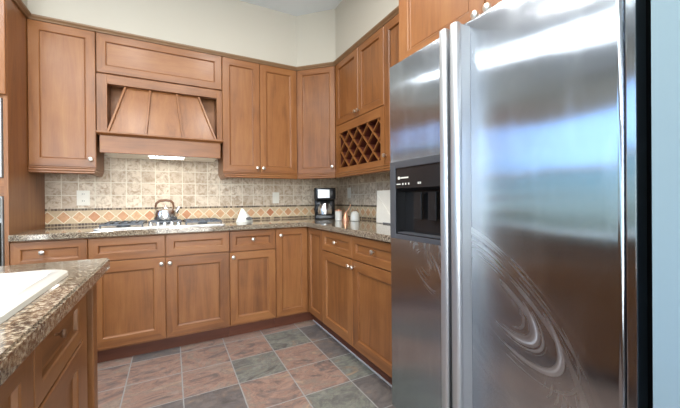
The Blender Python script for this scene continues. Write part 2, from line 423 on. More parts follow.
# tiled splashback
struct(MB().box(X1+.001, XW-.008, YW-.008, YW-.0001, .9155, 1.72).build('wall_tiled_back', 'tile_x'))
struct(MB().box(XW-.008, XW-.0001, 1.29, YW-.008, .9155, 1.50).build('wall_tiled_right', 'tile_y'))

# ------------------------------------------------------------------ cabinet joinery
def ringmesh(x0, x1, z0, z1, rings, y0, cap_last=True, closed_back=True):
    """nested rectangles: rings = [(inset, y)], front is -y; trapezoids on top/bottom get slot 1"""
    mb = MB(); v = []; f = []; mi = []
    for ins, y in rings:
        v += [(x0+ins, y, z0+ins), (x1-ins, y, z0+ins), (x1-ins, y, z1-ins), (x0+ins, y, z1-ins)]
    for i in range(len(rings)-1):
        for k in range(4):
            f.append((i*4+k, i*4+(k+1) % 4, (i+1)*4+(k+1) % 4, (i+1)*4+k)); mi.append(1 if k in (0, 2) else 0)
    if cap_last: f.append(tuple(range((len(rings)-1)*4, len(rings)*4))); mi.append(0)
    if closed_back: f.append((3, 2, 1, 0)); mi.append(0)
    return mb.add(v, f, mi)

def knob(parent, x, y, z, q=1):
    k = MB().lathe([(r*q, h*q) for r, h in ((.006, 0), (.005, .010), (.007, .014), (.0135, .018), (.016, .024), (.014, .030), (.006, .033))], x, y, z, 14, 'y').build('knob', 'nickel' if q == 1 else 'brownh', parent, smooth=True)
    return k

def door(parent, x0, x1, z0, z1, knobs=(), fw=.062, name='door', th=.02, wh='wood'):
    """framed leaf with a recessed flat panel; its face is at local y = 0, the cabinet is behind (+y)"""
    g = .0016; x0 += g; x1 -= g; z0 += g; z1 -= g
    fr = MB()
    rings = [(0, th), (0, .003), (.003, 0), (fw-.004, 0), (fw, .003), (fw+.002, .011), (fw+.006, .0125), (fw+.009, .0125), (fw+.009, th)]
    b = ringmesh(x0, x1, z0, z1, rings, 0, cap_last=False, closed_back=False)
    n = len(rings)-1
    for k in range(4): b.f.append([k, (k+1) % 4, n*4+(k+1) % 4, n*4+k]); b.mi.append(1 if k in (0, 2) else 0)
    d = b.build(name, ['wood', 'woodh'], parent)
    ph = 'woodh' if (x1-x0) > 1.6*(z1-z0) else 'wood'
    q = fw+.009
    MB().box(x0+q+.0003, x1-q-.0003, .0115, th-.002, z0+q+.0003, z1-q-.0003).build('panel', ph, d)
    for kn in knobs: knob(d, kn[0], 0, kn[1], *kn[2:])
    return d

def carcass(t, w_, d_, z0, z1, y0=.0205, name='body', mat='wood'):
    return MB().box(.0008, w_-.0008, y0, d_, z0, z1).build(name, mat, t)

def base_cab(label, loc, rz, w_, depth=.61, toe=True, end_gap=0):
    t = thing('base_cabinet', label, 'cabinet', loc, rz)
    carcass(t, w_, depth, .10, .874)
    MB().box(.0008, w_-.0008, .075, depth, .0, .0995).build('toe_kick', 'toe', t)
    return t

DEP = YW-YB-.003
# left drawer base (partly behind the island)
t = base_cab('wooden base cabinet with one drawer, between the tall oven cabinet and the cooktop cabinet', (X1+.001, YB, 0), 0, .378, DEP)
door(t, 0, .378, .70, .868, [(.153, .797)], .05, 'drawer'); door(t, 0, .378, .112, .697, [(.33, .655)], .07)
# cooktop base
t = base_cab('wide wooden base cabinet with two doors, under the gas cooktop', (-.492, YB, 0), 0, .897, DEP)
door(t, 0, .450, .708, .868, (), .055, 'drawer'); door(t, .450, .897, .708, .868, (), .055, 'drawer')
door(t, 0, .450, .112, .705, [(.424, .66)], .075); door(t, .450, .897, .112, .705, [(.477, .66)], .075)
# drawer base
t = base_cab('wooden base cabinet with one drawer over one door, right of the cooktop cabinet', (.405, YB, 0), 0, .376, DEP)
door(t, 0, .376, .70, .868, [(.183, .795)], .05, 'drawer'); door(t, 0, .376, .112, .697, [(.026, .66)], .062)
# corner base: L-shaped body and two narrow leaves
t = thing('base_cabinet', 'wooden inside-corner base cabinet with two tall narrow doors meeting at right angles', 'cabinet', (.782, YB, 0))
ex = XB-.782
Lp = [(.0008, .0205), (ex+.0205, .0205), (ex+.0205, -.298), (XW-.782-.003, -.298), (XW-.782-.003, DEP), (.0008, DEP)]
MB().prism(Lp, .10, .874).build('body', 'wood', t)
Lt = [(.0008, .075), (ex+.075, .075), (ex+.075, -.298), (XW-.782-.003, -.298), (XW-.782-.003, DEP), (.0008, DEP)]
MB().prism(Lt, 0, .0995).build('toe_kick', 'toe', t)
door(t, 0, ex-.002, .112, .868, [(.040, .812)], .055)
d2 = door(t, 0, .300, .112, .868, (), .055); d2.location = (ex, -.001, 0); d2.rotation_euler = (0, 0, -PI/2)
# right-hand run
RW = 2.333-1.292
t = thing('base_cabinet', 'wooden base cabinet with two drawers over two doors, beside the refrigerator', 'cabinet', (XB, 2.333, 0), -PI/2)
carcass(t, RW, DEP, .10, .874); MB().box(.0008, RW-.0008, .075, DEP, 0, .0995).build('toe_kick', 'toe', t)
door(t, 0, .485, .708, .868, [(.262, .796)], .05, 'drawer'); door(t, .485, RW, .708, .868, [(.755, .796)], .05, 'drawer')
door(t, 0, .485, .112, .705, [(.462, .66)], .07); door(t, .485, RW, .112, .705, [(.512, .66)], .07)
struct(MB().box(XB+.066, XB+.0745, 1.30, YB+.06, .0003, .006).build('trim_caulk_line', 'caulk'))

# tall oven cabinet
t = thing('tall_cabinet', 'tall wooden oven cabinet standing at the left edge of the picture', 'cabinet', (-1.66, YB, 0))
TW = X1+1.66
mb = MB(); D_ = DEP
mb.box(0, .02, .0, D_, .0, ZT); mb.box(TW-.02, TW, .0, D_, .0, ZT)
mb.build('side_panel', 'wood', t)
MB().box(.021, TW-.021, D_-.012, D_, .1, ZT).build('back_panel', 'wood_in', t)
for a_, b_ in ((.10, .42), (1.15, 1.262), (1.742, ZT-.001)): MB().box(.021, TW-.021, .005, D_-.013, a_, b_).build('cross_rail', 'woodh', t)
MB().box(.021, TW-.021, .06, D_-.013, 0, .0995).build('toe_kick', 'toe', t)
door(t, .02, TW-.0, 1.76, ZT-.003, (), .06).location = (0, -.0202, 0)
door(t, .02, TW-.0, .112, .41, (), .06, 'drawer').location = (0, -.0202, 0)
ov = thing('microwave_oven', 'pale steel built-in oven set in the tall cabinet, above the other oven', 'oven', (-1.66+.025, YB, 1.2635))
W_ = TW-.05
MB().box(0, W_, -.012, .45, 0, .476).build('body', 'ovensteel', ov, .003)
MB().box(.05, W_-.14, -.016, -.0125, .06, .42).build('window', 'ovenglass', ov, .001)
for k in range(7): MB().box(W_-.10, W_-.012, -.0165, -.0125, .36+k*.013, .366+k*.013).build('vent_slat', 'grey', ov)
MB().box(W_-.10, W_-.012, -.0165, -.0125, .05, .33).build('control_panel', 'white', ov)
ov = thing('wall_oven', 'steel wall oven with dark glass door set low in the tall cabinet', 'oven', (-1.66+.025, YB, .4215))
MB().box(0, W_, -.010, .50, 0, .727).build('body', 'ovensteel', ov, .003)
MB().box(.004, W_-.004, -.030, -.0105, .02, .57).build('door', 'ovenglass', ov, .003)
MB().box(.004, W_-.004, -.022, -.0105, .60, .722).build('control_panel', 'ovensteel', ov, .003)
MB().tube([(.05, -.032, .53), (.05, -.06, .535), (W_-.05, -.06, .535), (W_-.05, -.032, .53)], .009).build('handle', 'steel', ov, smooth=True)

# wall cabinets
RAIL = [(-.03, 1.317), (-.004, 1.317), (.004, 1.323), (.004, 1.333), (.010, 1.340), (.010, 1.352), (.016, 1.358), (.016, 1.3645), (-.03, 1.3645)]
UD = YW-YU-.0035
def rail(t, path, prof=RAIL):
    return MB().sweep(path, prof).build('light_rail', 'woodh', t)
def wall_cab(label, loc, rz, w_, left_end=False, right_end=False, depth=UD, railp=True):
    t = thing('wall_cabinet', label, 'cabinet', loc, rz)
    carcass(t, w_, depth, ZB, ZT)
    if railp:
        p = []
        if left_end: p.append((.017, depth))
        p += [(.017 if left_end else .0008, .004), (w_-.017 if right_end else w_-.0008, .004)]
        if right_end: p.append((w_-.017, depth))
        rail(t, p)
    return t
WL = -.49-X1-.002
t = wall_cab('wooden wall cabinet with one tall door, left of the range hood', (X1+.001, YU, 0), 0, WL, right_end=True)
door(t, 0, WL, ZB, ZT, [(WL-.032, 1.425)], .062)
WR = 1.0925-.400
t = wall_cab('wooden wall cabinet with two tall doors, right of the range hood', (.400, YU, 0), 0, WR, left_end=True)
door(t, 0, .330, ZB, ZT, [(.303, 1.41)], .062); door(t, .330, WR, ZB, ZT, [(.357, 1.41)], .062)
# diagonal corner cabinet
t = thing('wall_cabinet', 'tall diagonal corner wall cabinet with a single greyish glossy door, above the coffee maker', 'cabinet', (1.0932, YU, 0), -PI/4)
dw = math.hypot(XU-1.0932, YU-2.652)
def loc2(px, py):
    dx, dy = px-1.0932, py-YU; c, s = math.cos(PI/4), math.sin(PI/4)
    return (dx*c-dy*s, dx*s+dy*c)
pl = [(.004, .0205), (dw-.004, .0205), loc2(XU+.022, 2.6525), loc2(XW-.0035, 2.6525), loc2(XW-.0035, YW-.0035), loc2(1.0935, YW-.0035), loc2(1.0935, YU+.022)]
MB().prism(pl, ZB, ZT).build('body', 'wood', t)
door(t, .001, dw-.001, ZB, ZT, [(dw-.03, 1.425)], .055)
rail(t, [(.004, .004), (dw-.004, .004)])
# hood surround with lift-up panel above
HW = .400+.490-.002
t = thing('wall_cabinet', 'wooden wall cabinet with one wide horizontal panel, above the range hood', 'cabinet', (-.489, YU, 0))
MB().box(.0008, HW-.0008, .0205, UD, 2.075, ZT).build('body', 'wood', t)
door(t, 0, HW, 2.082, ZT, (), .06)
# frame around the hood opening
fr = MB()
fr.box(.001, .066, .002, .17, 1.630, 2.074); fr.box(HW-.044, HW-.001, .002, .17, 1.630, 2.074)
fr.box(.066, HW-.044, .002, .06, 2.005, 2.0735, 1)
fr.build('face_frame', ['wood', 'woodh'], t, .0015)
MB().box(.067, HW-.045, .16, .17, 1.63, 2.0735).build('back_panel', 'wood', t)

# range hood
t = thing('range_hood', 'tapered wooden range hood with four battens and a mantel shelf, over the cooktop', 'range hood', (0, 0, 1.475))
zt, zb = 2.003-1.475, 1.630-1.475
yt, yb = 2.968, 2.884
top = [(-.315, yt), (.216, yt)]; bot = [(-.418, yb), (.344, yb)]
bk = 3.088
v = [(-.315, yt, zt), (.216, yt, zt), (.216, bk, zt), (-.315, bk, zt), (-.418, yb, zb), (.344, yb, zb), (.344, bk, zb), (-.418, bk, zb)]
MB().add(v, [(0, 1, 2, 3), (7, 6, 5, 4), (4, 5, 1, 0), (5, 6, 2, 1), (6, 7, 3, 2), (7, 4, 0, 3)]).build('canopy', 'wood', t)
for xt, xb in ((-.309, -.412), (-.143, -.172), (.046, .086), (.210, .338)):
    s_ = .008; o_ = .022
    v = [(xt-s_, yt-o_, zt), (xt+s_, yt-o_, zt), (xt+s_, yt-.0004, zt), (xt-s_, yt-.0004, zt), (xb-s_, yb-o_, zb), (xb+s_, yb-o_, zb), (xb+s_, yb-.0004, zb), (xb-s_, yb-.0004, zb)]
    MB().add(v, [(0, 1, 2, 3), (7, 6, 5, 4), (4, 5, 1, 0), (5, 6, 2, 1), (6, 7, 3, 2), (7, 4, 0, 3)]).build('batten', 'wood', t, .002)
SH = [(-.03, .128), (.002, .128), (.006, .133), (.012, .136), (.022, .139), (.026, .144), (.026, .154), (-.03, .154)]
MB().sweep([(-.462, 2.928), (-.462, 2.872), (.374, 2.872), (.374, 2.928)], SH).build('mantel_shelf', 'woodh', t)
MB().box(-.460, .372, 2.874, 3.087, .1285, .1535).build('mantel_top', 'woodh', t)
ap = MB().box(-.462, .374, 2.872, 2.892, .0, .1275)
ap.box(-.462, -.442, 2.8925, 2.928, .0, .1275, 0); ap.box(.354, .374, 2.8925, 2.928, .0, .1275)
ap.box(-.484, .396, 3.00, 3.25, .085, .1275)
ap.build('apron', 'woodh', t, .002)
ln = MB().prism([(-.400, 2.915), (.310, 2.915), (.352, 2.96), (.352, 3.20), (-.440, 3.20), (-.440, 2.96)], .000, .030)
ln.build('liner', 'cream', t, .003)
hl = MB().box(-.160, .100, 2.896, 3.03, -.012, -.0005).build('light_housing', 'steel', t, .003)
MB().box(-.150, .090, 2.900, 2.955, -.017, -.0125).build('lamp_lens', 'hoodlamp', hl)
ld = bpy.data.lights.new('hood_light', 'AREA'); ld.shape = 'RECTANGLE'; ld.size = .26; ld.size_y = .1; ld.energy = HOODL; ld.color = (1, .93, .80)
lo = bpy.data.objects.new('hood_light', ld); C.objects.link(lo); lo.location = (-.03, 2.97, -.022); lo.parent = t

# right wall: pair of doors over a wine rack
RL = 2.648-1.878
t = thing('wall_cabinet', 'wooden wall cabinet with two short doors over a diamond lattice wine rack', 'cabinet', (XU, 2.6485, 0), -PI/2)
MB().box(.0008, RL-.0008, .0205, UD, 1.796, ZT).build('body', 'wood', t)
door(t, 0, .406, 1.802, ZT, [(.382, 1.848)], .058); door(t, .406, RL, 1.802, ZT, [(.430, 1.848)], .058)
fr = MB(); ox0, ox1, oz0, oz1 = .060, RL-.050, 1.405, 1.725
fr.box(.0008, ox0, .002, .022, ZB, 1.799); fr.box(ox1, RL-.0008, .002, .022, ZB, 1.799)
fr.box(ox0, ox1, .002, .022, ZB, oz0, 1); fr.box(ox0, ox1, .002, .022, oz1, 1.799, 1)
fr.build('face_frame', ['wood', 'woodh'], t)
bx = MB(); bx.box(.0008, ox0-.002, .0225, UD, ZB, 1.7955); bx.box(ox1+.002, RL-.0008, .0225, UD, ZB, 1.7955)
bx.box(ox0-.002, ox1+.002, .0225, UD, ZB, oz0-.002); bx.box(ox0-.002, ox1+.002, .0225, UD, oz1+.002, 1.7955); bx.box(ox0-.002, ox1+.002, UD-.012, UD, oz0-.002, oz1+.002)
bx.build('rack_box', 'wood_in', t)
def clip(poly, x0, x1, z0, z1):
    def cut(p, fn, itp):
        o = []
        for i in range(len(p)):
            a, b = p[i-1], p[i]
            if fn(a) != fn(b): o.append(itp(a, b))
            if fn(b): o.append(b)
        return o
    for ax, val, sg in ((0, x0, 1), (0, x1, -1), (1, z0, 1), (1, z1, -1)):
        fn = lambda q, ax=ax, val=val, sg=sg: (q[ax]-val)*sg >= 0
        def itp(a, b, ax=ax, val=val):
            tt = (val-a[ax])/(b[ax]-a[ax]); return (a[0]+(b[0]-a[0])*tt, a[1]+(b[1]-a[1])*tt)
        if not poly: return poly
        poly = cut(poly, fn, itp)
    return poly
lat = MB(); dv = MB(); hp = .0045
for sgn in (1, -1):
    for k in range(-6, 12):
        c0 = ox0+k*.152+.02
        # line x = c0 + sgn*(z-oz0)
        n_ = hp*1.414
        q = clip([(c0-n_-sgn*.1, oz0-.1), (c0+n_-sgn*.1, oz0-.1), (c0+n_+sgn*.5, oz0+.5), (c0-n_+sgn*.5, oz0+.5)], ox0+.0005, ox1-.0005, oz0+.0005, oz1-.0005)
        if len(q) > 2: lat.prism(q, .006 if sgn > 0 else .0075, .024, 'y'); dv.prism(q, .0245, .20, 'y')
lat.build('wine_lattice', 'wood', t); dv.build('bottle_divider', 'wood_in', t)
rail(t, [(.0008, .004), (RL-.0008, .004)])
# narrow wall cabinet beside the refrigerator
RN = 1.877-1.286
t = thing('wall_cabinet', 'tall wooden wall cabinet right of the wine rack, mostly hidden by the refrigerator', 'cabinet', (XU, 1.877, 0), -PI/2)
carcass(t, RN, UD, ZB, ZT); door(t, 0, RN, ZB, ZT, [(.020, 1.43)], .062); rail(t, [(.0008, .004), (RN-.0008, .004)])
# over the refrigerator
XO = 1.030; OW = 1.282-.292
t = thing('wall_cabinet', 'deep wooden cabinet with two doors, above the steel refrigerator', 'cabinet', (XO, 1.282, 0), -PI/2)
MB().box(.0008, OW-.001, .0205, XW-XO-.0035, 1.772, ZT).build('body', 'wood', t)
door(t, 0, .503, 1.772, ZT, [(.478, 1.800)], .072); door(t, .503, OW, 1.772, ZT, [(.530, 1.800)], .072)
MB().box(.0008, .018, .05, XW-XO-.0035, 0, 1.771).build('side_panel', 'wood', t)

# ------------------------------------------------------------------ countertop
OH = .026
x0, y0 = X1+.002, YB-OH
cp = [(x0, y0), (XB-OH-.012, y0), (XB-OH, y0-.012), (XB-OH, 1.288), (XW-.001, 1.288), (XW-.001, YW-.001), (x0, YW-.001)]
ct = MB().prism(cp, .8755, .915).build('countertop', 'granite', None, .005)
tag(ct, 'L-shaped speckled granite countertop running along the back and right wall', 'countertop')

# ------------------------------------------------------------------ refrigerator
t = thing('refrigerator', 'large side-by-side stainless steel refrigerator with water dispenser', 'refrigerator', (XF, YF0, 0), -PI/2)
FW = YF0-YF1; g0 = .437
def slab(x0, x1, z0, z1, nm, mat, hole=None):
    """door leaf with a softly rounded front, local frame (front at -y)"""
    mb = MB(); th = .062
    r = .014
    if not hole:
        prof = []
        for k in range(5):
            a = PI/2*k/4; prof.append((r*(1-math.sin(a)), r*(1-math.cos(a))))
        prof = [(0, th)]+[(ins, y) for ins, y in [(r-r*math.cos(PI/2*k/4), r-r*math.sin(PI/2*k/4)) for k in range(5)]]
        return ringmesh(x0, x1, z0, z1, prof, 0).build(nm, mat, t, smooth=True)
    hx0, hx1, hz0, hz1 = hole
    v = [(x0, 0, z0), (x1, 0, z0), (x1, 0, z1), (x0, 0, z1), (hx0, 0, hz0), (hx1, 0, hz0), (hx1, 0, hz1), (hx0, 0, hz1)]
    v += [(a, th, c) for a, b, c in v]
    f = [(0, 1, 5, 4), (1, 2, 6, 5), (2, 3, 7, 6), (3, 0, 4, 7), (8, 12, 13, 9), (9, 13, 14, 10), (10, 14, 15, 11), (11, 15, 12, 8),
         (0, 8, 9, 1), (1, 9, 10, 2), (2, 10, 11, 3), (3, 11, 8, 0), (4, 5, 13, 12), (5, 6, 14, 13), (6, 7, 15, 14), (7, 4, 12, 15)]
    return mb.add(v, f).build(nm, mat, t, .008, seg=3, smooth=True)
fz = slab(.002, g0-.003, .10, 1.76, 'freezer_door', 'smear', hole=(.012, .368, .930, 1.288))
fd = slab(g0+.003, FW-.021, .10, 1.76, 'fridge_door', 'smear')
MB().box(.004, FW-.004, .066, XW-XF-.02, .03, 1.745).build('case', 'black', t, .004)
MB().box(.006, FW-.006, .03, .065, .012, .095).build('kick_grille', 'grey', t, .003)
# edge strip on the open side of the wide door
MB().box(FW-.0205, FW-.000, .002, .060, .10, 1.76).build('edge_trim', 'stain', fd, .003)
MB().box(g0-.0025, g0+.0025, .02, .06, .10, 1.758).build('gasket', 'black', t)
for nm, a, dr in (('handle', g0-.046, fz), ('handle', g0+.005, fd)):
    hb = MB()
    hb.prism([(a, -.062), (a+.008, -.070), (a+.028, -.070), (a+.036, -.062), (a+.036, -.047), (a, -.047)], .16, 1.735)
    h_ = hb.build(nm, 'handlesteel', dr, .003, smooth=True)
    MB().box(a+.013, a+.036, -.0468, -.0005, .16, 1.73).build('handle_mount', 'handlesteel', h_)
# dispenser
d = MB(); dx0, dx1, dz0, dz1 = .008, .372, .926, 1.292
bz = .030
for q in ((dx0, dx0+bz+.010, dz0, dz1), (dx1-bz, dx1, dz0, dz1), (dx0+bz+.010, dx1-bz, dz0, dz0+.022), (dx0+bz+.010, dx1-bz, dz1-.032, dz1)):
    d.box(q[0], q[1], -.006, -.0005, q[2], q[3])
dp = d.build('dispenser_frame', 'grey', fz, .002)
cx0, cx1 = dx0+.038, dx1-.028
dn = MB()
dn.box(cx0, cx1, .052, .058, .945, 1.262); dn.box(cx0, cx0+.006, .0005, .0515, .945, 1.262); dn.box(cx1-.006, cx1, .0005, .0515, .945, 1.262)
dn.box(cx0+.0065, cx1-.0065, .0005, .0515, .945, .951); dn.box(cx0+.0065, cx1-.0065, .0005, .0515, 1.256, 1.262)
dn.build('dispenser_niche', 'dark', dp)
MB().prism([(-.004, 1.165), (.030, 1.150), (.030, 1.255), (-.001, 1.255)], cx0+.008, cx1-.008, 'x').build('control_panel', 'dark', dp)
yy = -.0062
MB().lathe([(.0075, 0), (.0075, .0015)], cx0+.030, -.0036, 1.212, 16, 'y').build('emblem', 'white', dp)
mk = MB()
for k in range(9): mk.box(cx0+.042+k*.0062, cx0+.0465+k*.0062, -.0052, -.0038, 1.209, 1.2155)
mk.build('lettering', 'white', dp); mk = MB()
for k in (0, 1, 2, 3, 4): mk.box(cx0+.014+k*.0058, cx0+.018+k*.0058, -.0062, -.0042, 1.181, 1.186)
mk.build('lettering', 'white', dp)
for k in (56, 76, 97, 160, 172): MB().box(cx0+k*.001, cx0+k*.001+.006, -.0062, -.0042, 1.179, 1.188).build('button_label', 'white', dp)
MB().box(cx0+.10, cx0+.15, .022, .030, 1.02, 1.145).build('paddle', 'dark', dp, .003)
MB().box(cx0+.19, cx0+.24, .022, .030, 1.02, 1.145).build('paddle', 'dark', dp, .003)
MB().box(cx0+.008, cx1-.008, .004, .050, .9515, .957).build('drip_tray', 'grey', dp, .001)

# ------------------------------------------------------------------ island
IX, IXC, IY = -.225, -.194, 1.372
t = thing('kitchen_island', 'wooden kitchen island with drawer, doors and corner post, in the left foreground', 'kitchen island', (IX, -.90, 0), PI/2)
def iy(y): return y+.90
LN = iy(1.185)
hx0_, hx1_, hy0_, hy1_ = iy(.40), iy(1.14), .10, .54     # room for the sink bowl
bd = MB().box(0, LN, .0205, .84, .10, .66)
bd.box(0, LN, .0205, .045, .66, .8735); bd.box(0, LN, .60, .84, .66, .8735); bd.box(0, iy(.33), .045, .60, .66, .8735)
bd.build('body', 'wood', t)
MB().box(0, LN, .075, .80, 0, .0995).build('toe_kick', 'toe', t)
ya, yb_, yc = iy(1.135), iy(.775), iy(.38)
MB().box(ya+.0005, LN, .001, .0200, .112, .868).build('stile', 'wood', t)
door(t, yb_, ya, .722, .868, [(iy(.895), .826, .6)], .042, 'drawer'); door(t, yb_, ya, .112, .719, (), .055)
for a_, b_ in ((iy(.38), yb_), (iy(-.02), iy(.38)), (iy(-.42), iy(-.02)), (iy(-.88), iy(-.42))): door(t, a_, b_, .112, .868, (), .058)
MB().box(LN+.0005, LN+.10, .055, .80, .0, .8735).build('end_panel', 'wood', t)
MB().box(LN+.1005, LN+.155, .002, .058, .0, .8735).build('corner_post', 'wood', t, .004)
# island top with cut-out for the sink
SX0, SX1, SY0, SY1 = -.80, -.247, .47, 1.155
cx_, cy_ = (SX0+SX1)/2, (SY0+SY1)/2
def rrect(x0, x1, y0, y1, r, n=6):
    o = []
    for cx, cy, a0 in ((x1-r, y1-r, 0), (x0+r, y1-r, 90), (x0+r, y0+r, 180), (x1-r, y0+r, 270)):
        for k in range(n+1):
            a = math.radians(a0+90*k/n); o.append((cx+r*math.cos(a), cy+r*math.sin(a)))
    return o
bm = bmesh.new()
outer = [(-1.10, -.95), (IXC, -.95), (IXC, IY), (-1.10, IY)]
inner = rrect(SX0+.02, SX1-.02, SY0+.02, SY1-.02, .05)
vo = [bm.verts.new((x, y, .915)) for x, y in outer]; vi = [bm.verts.new((x, y, .915)) for x, y in inner]
eo = [bm.edges.new((vo[i], vo[(i+1) % 4])) for i in range(4)]; ei = [bm.edges.new((vi[i], vi[(i+1) % len(vi)])) for i in range(len(vi))]
bmesh.ops.triangle_fill(bm, use_beauty=True, edges=eo+ei)
r_ = bmesh.ops.extrude_face_region(bm, geom=list(bm.faces)); bmesh.ops.translate(bm, vec=(0, 0, -.040), verts=[q for q in r_['geom'] if isinstance(q, bmesh.types.BMVert)])
bmesh.ops.recalc_face_normals(bm, faces=bm.faces)
es = [e_ for e_ in bm.edges if e_.calc_face_angle(0) > 1 and all(abs(v_.co.x-IXC) < 1e-4 or abs(v_.co.y-IY) < 1e-4 for v_ in e_.verts)]
bmesh.ops.bevel(bm, geom=es, offset=.005, segments=2, affect='EDGES')
me = bpy.data.meshes.new('island_countertop'); bm.to_mesh(me); bm.free(); me.materials.append(M['granite'])
o = bpy.data.objects.new('island_countertop', me); C.objects.link(o)
tag(o, 'granite countertop on the island, with a white sink set into it', 'countertop')
# sink
sk = MB(); rings = [(0, .9155, .06), (.002, .925, .06), (.012, .929, .055), (.030, .929, .05), (.040, .924, .045), (.048, .90, .04), (.065, .74, .06), (.11, .725, .06)]
vv = []; n_ = 28
for ins, z, r in rings: vv += [(x, y, z) for x, y in rrect(SX0+ins, SX1-ins, SY0+ins, SY1-ins, r)]
ff = [(i*n_+k, i*n_+(k+1) % n_, (i+1)*n_+(k+1) % n_, (i+1)*n_+k) for i in range(len(rings)-1) for k in range(n_)]
ff.append(tuple(range((len(rings)-1)*n_, len(rings)*n_)))
so = sk.add(vv, ff).build('sink', 'ceramic', None, smooth=True)
tag(so, 'white enamel drop-in sink set in the granite island top', 'sink')
MB().lathe([(.035, 0), (.035, .003), (.02, .003), (.015, .001)], cx_, cy_, .7255, 20).build('drain', 'steel', so, smooth=True)

# ------------------------------------------------------------------ gas cooktop
t = thing('gas_cooktop', 'stainless gas cooktop with dark iron grates, set in the back countertop', 'cooktop', (-.475, 2.69, .9155))
MB().prism(rrect(0, .86, 0, .47, .02, 3), 0, .010).build('tray', 'tray', t, .003)
def grate(x0, x1, y0, y1):
    g = MB(); z0, z1 = .026, .038; b = .010
    g.box(x0, x1, y0, y0+b, z0, z1); g.box(x0, x1, y1-b, y1, z0, z1); g.box(x0, x0+b, y0+b, y1-b, z0, z1); g.box(x1-b, x1, y0+b, y1-b, z0, z1)
    nx = max(2, int((x1-x0)/.05))
    for k in range(1, nx): xx = x0+(x1-x0)*k/nx; g.box(xx-.004, xx+.004, y0+b, y1-b, z0+.001, z1+.004)
    ym = (y0+y1)/2; g.box(x0+b, x1-b, ym-.005, ym+.005, z0, z1+.002)
    for px, py in ((x0, y0), (x1-b, y0), (x0, y1-b), (x1-b, y1-b)): g.box(px, px+b, py, py+b, .0105, z0)
    return g.build('grate', 'iron', t, .0015, seg=1)
grate(.030, .290, .03, .44); grate(.570, .835, .03, .44); grate(.315, .545, .185, .44)
for bx_, by_, br_ in ((.16, .13, .036), (.16, .34, .030), (.43, .31, .045), (.70, .13, .030), (.70, .34, .036)):
    bo = MB().lathe([(br_*1.25, .0105), (br_*1.2, .018), (br_, .020), (br_, .027), (br_*.8, .0285)], bx_, by_, 0, 20).build('burner', 'iron', t, smooth=True)
for k in range(5):
    MB().lathe([(.019, .0105), (.019, .014), (.0155, .016), (.014, .034), (.010, .036)], .335+k*.047, .075+.035*(k % 2), 0, 16).build('control_knob', 'steel', t, smooth=True)

# kettle
t = thing('kettle', 'stainless steel kettle with a brown arched handle, standing on the cooktop', 'kettle', (-.043, 3.00, .9580))
MB().lathe([(.070, 0), (.084, .004), (.088, .02), (.086, .055), (.078, .078), (.050, .090), (.030, .094)], n=32).build('body', 'steel', t, smooth=True)
MB().lathe([(.034, .0945), (.030, .099), (.010, .101), (.008, .108), (.013, .112), (.010, .119), (.004, .120)]).build('lid', 'steel', t, smooth=True)
MB().tube([(.070, 0, .050), (.084, 0, .072), (.094, 0, .092), (.100, 0, .106)], [.018, .014, .011, .010]).build('spout', 'steel', t, smooth=True)
hp_ = [(-.072, 0, .083), (-.074, 0, .110), (-.068, 0, .138), (-.045, 0, .155), (0, 0, .162), (.035, 0, .156), (.054, 0, .138), (.058, 0, .112), (.056, 0, .086)]
MB().tube(hp_, [.006, .008, .010, .011, .011, .011, .010, .008, .006], 10).build('handle', 'brownh', t, smooth=True)
t.rotation_euler = (0, 0, math.radians(-8))

# crumpled white cloth
cl = MB(); n_ = 26; prof = [(.070, 0), (.068, .012), (.058, .035), (.044, .062), (.028, .092), (.014, .113), (.004, .122)]; vv = []
for i, (r, h) in enumerate(prof):
    for k in range(n_):
        a = 2*PI*k/n_; q = 1+.16*math.sin(3*a+1+i*.5)*(1-i/8)+.10*math.sin(7*a+i)*(1-i/7); vv.append((r*q*math.cos(a)-.003*i*(i/6), r*q*math.sin(a)*.6, h+.003*math.sin(5*a)*(i > 0)))
ff = [(i*n_+k, i*n_+(k+1) % n_, (i+1)*n_+(k+1) % n_, (i+1)*n_+k) for i in range(len(prof)-1) for k in range(n_)]+[tuple(range(n_)), tuple(range((len(prof)-1)*n_, len(prof)*n_))]
t = thing('dish_cloth', 'white crumpled cloth standing in a peak right of the cooktop', 'cloth', (.590, 3.00, .9155))
MB().add(vv, ff).build('fold', 'cloth', t, smooth=True)
MB().lathe([(.020, 0), (.024, .010), (.017, .016), (.006, .012)], .038, -.036, .030, 18, 'y', sx=1.25, sy=.6).build('rolled_end', 'rubber', t, smooth=True)

# coffee maker
t = thing('coffee_maker', 'black drip coffee maker with steel carafe, in the corner of the countertop', 'coffee maker', (1.415, 2.99, .9155), math.radians(-24))
t.scale = (1.1, 1.05, 1.0)
MB().prism(rrect(-.098, .098, -.115, .105, .03, 4), 0, .042).build('base', 'dark', t, .005, smooth=True)
MB().prism(rrect(-.098, .098, .025, .105, .02, 4), .0425, .200).build('column', 'dark', t, .003, smooth=True)
MB().prism(rrect(-.100, .100, -.110, .107, .035, 5), .2005, .318).build('brew_head', 'dark', t, .006, smooth=True)
MB().prism([(-.066, -.1115), (.042, -.1115), (.042, -.116), (-.012, -.120), (-.066, -.116)], .215, .300).build('front_plate', 'handlesteel', t, .001)
MB().lathe([(.052, .043), (.062, .050), (.066, .085), (.060, .125), (.046, .150), (.042, .160)], 0, -.045, 0, 28).build('carafe', 'steel', t, smooth=True)
MB().lathe([(.047, .1605), (.048, .172), (.030, .180), (.010, .182)], 0, -.045, 0, 24).build('carafe_lid', 'dark', t, smooth=True)
MB().tube([(-.058, -.060, .145), (-.088, -.075, .140), (-.098, -.080, .105), (-.088, -.075, .070), (-.066, -.064, .065)], .008).build('carafe_handle', 'dark', t, smooth=True)

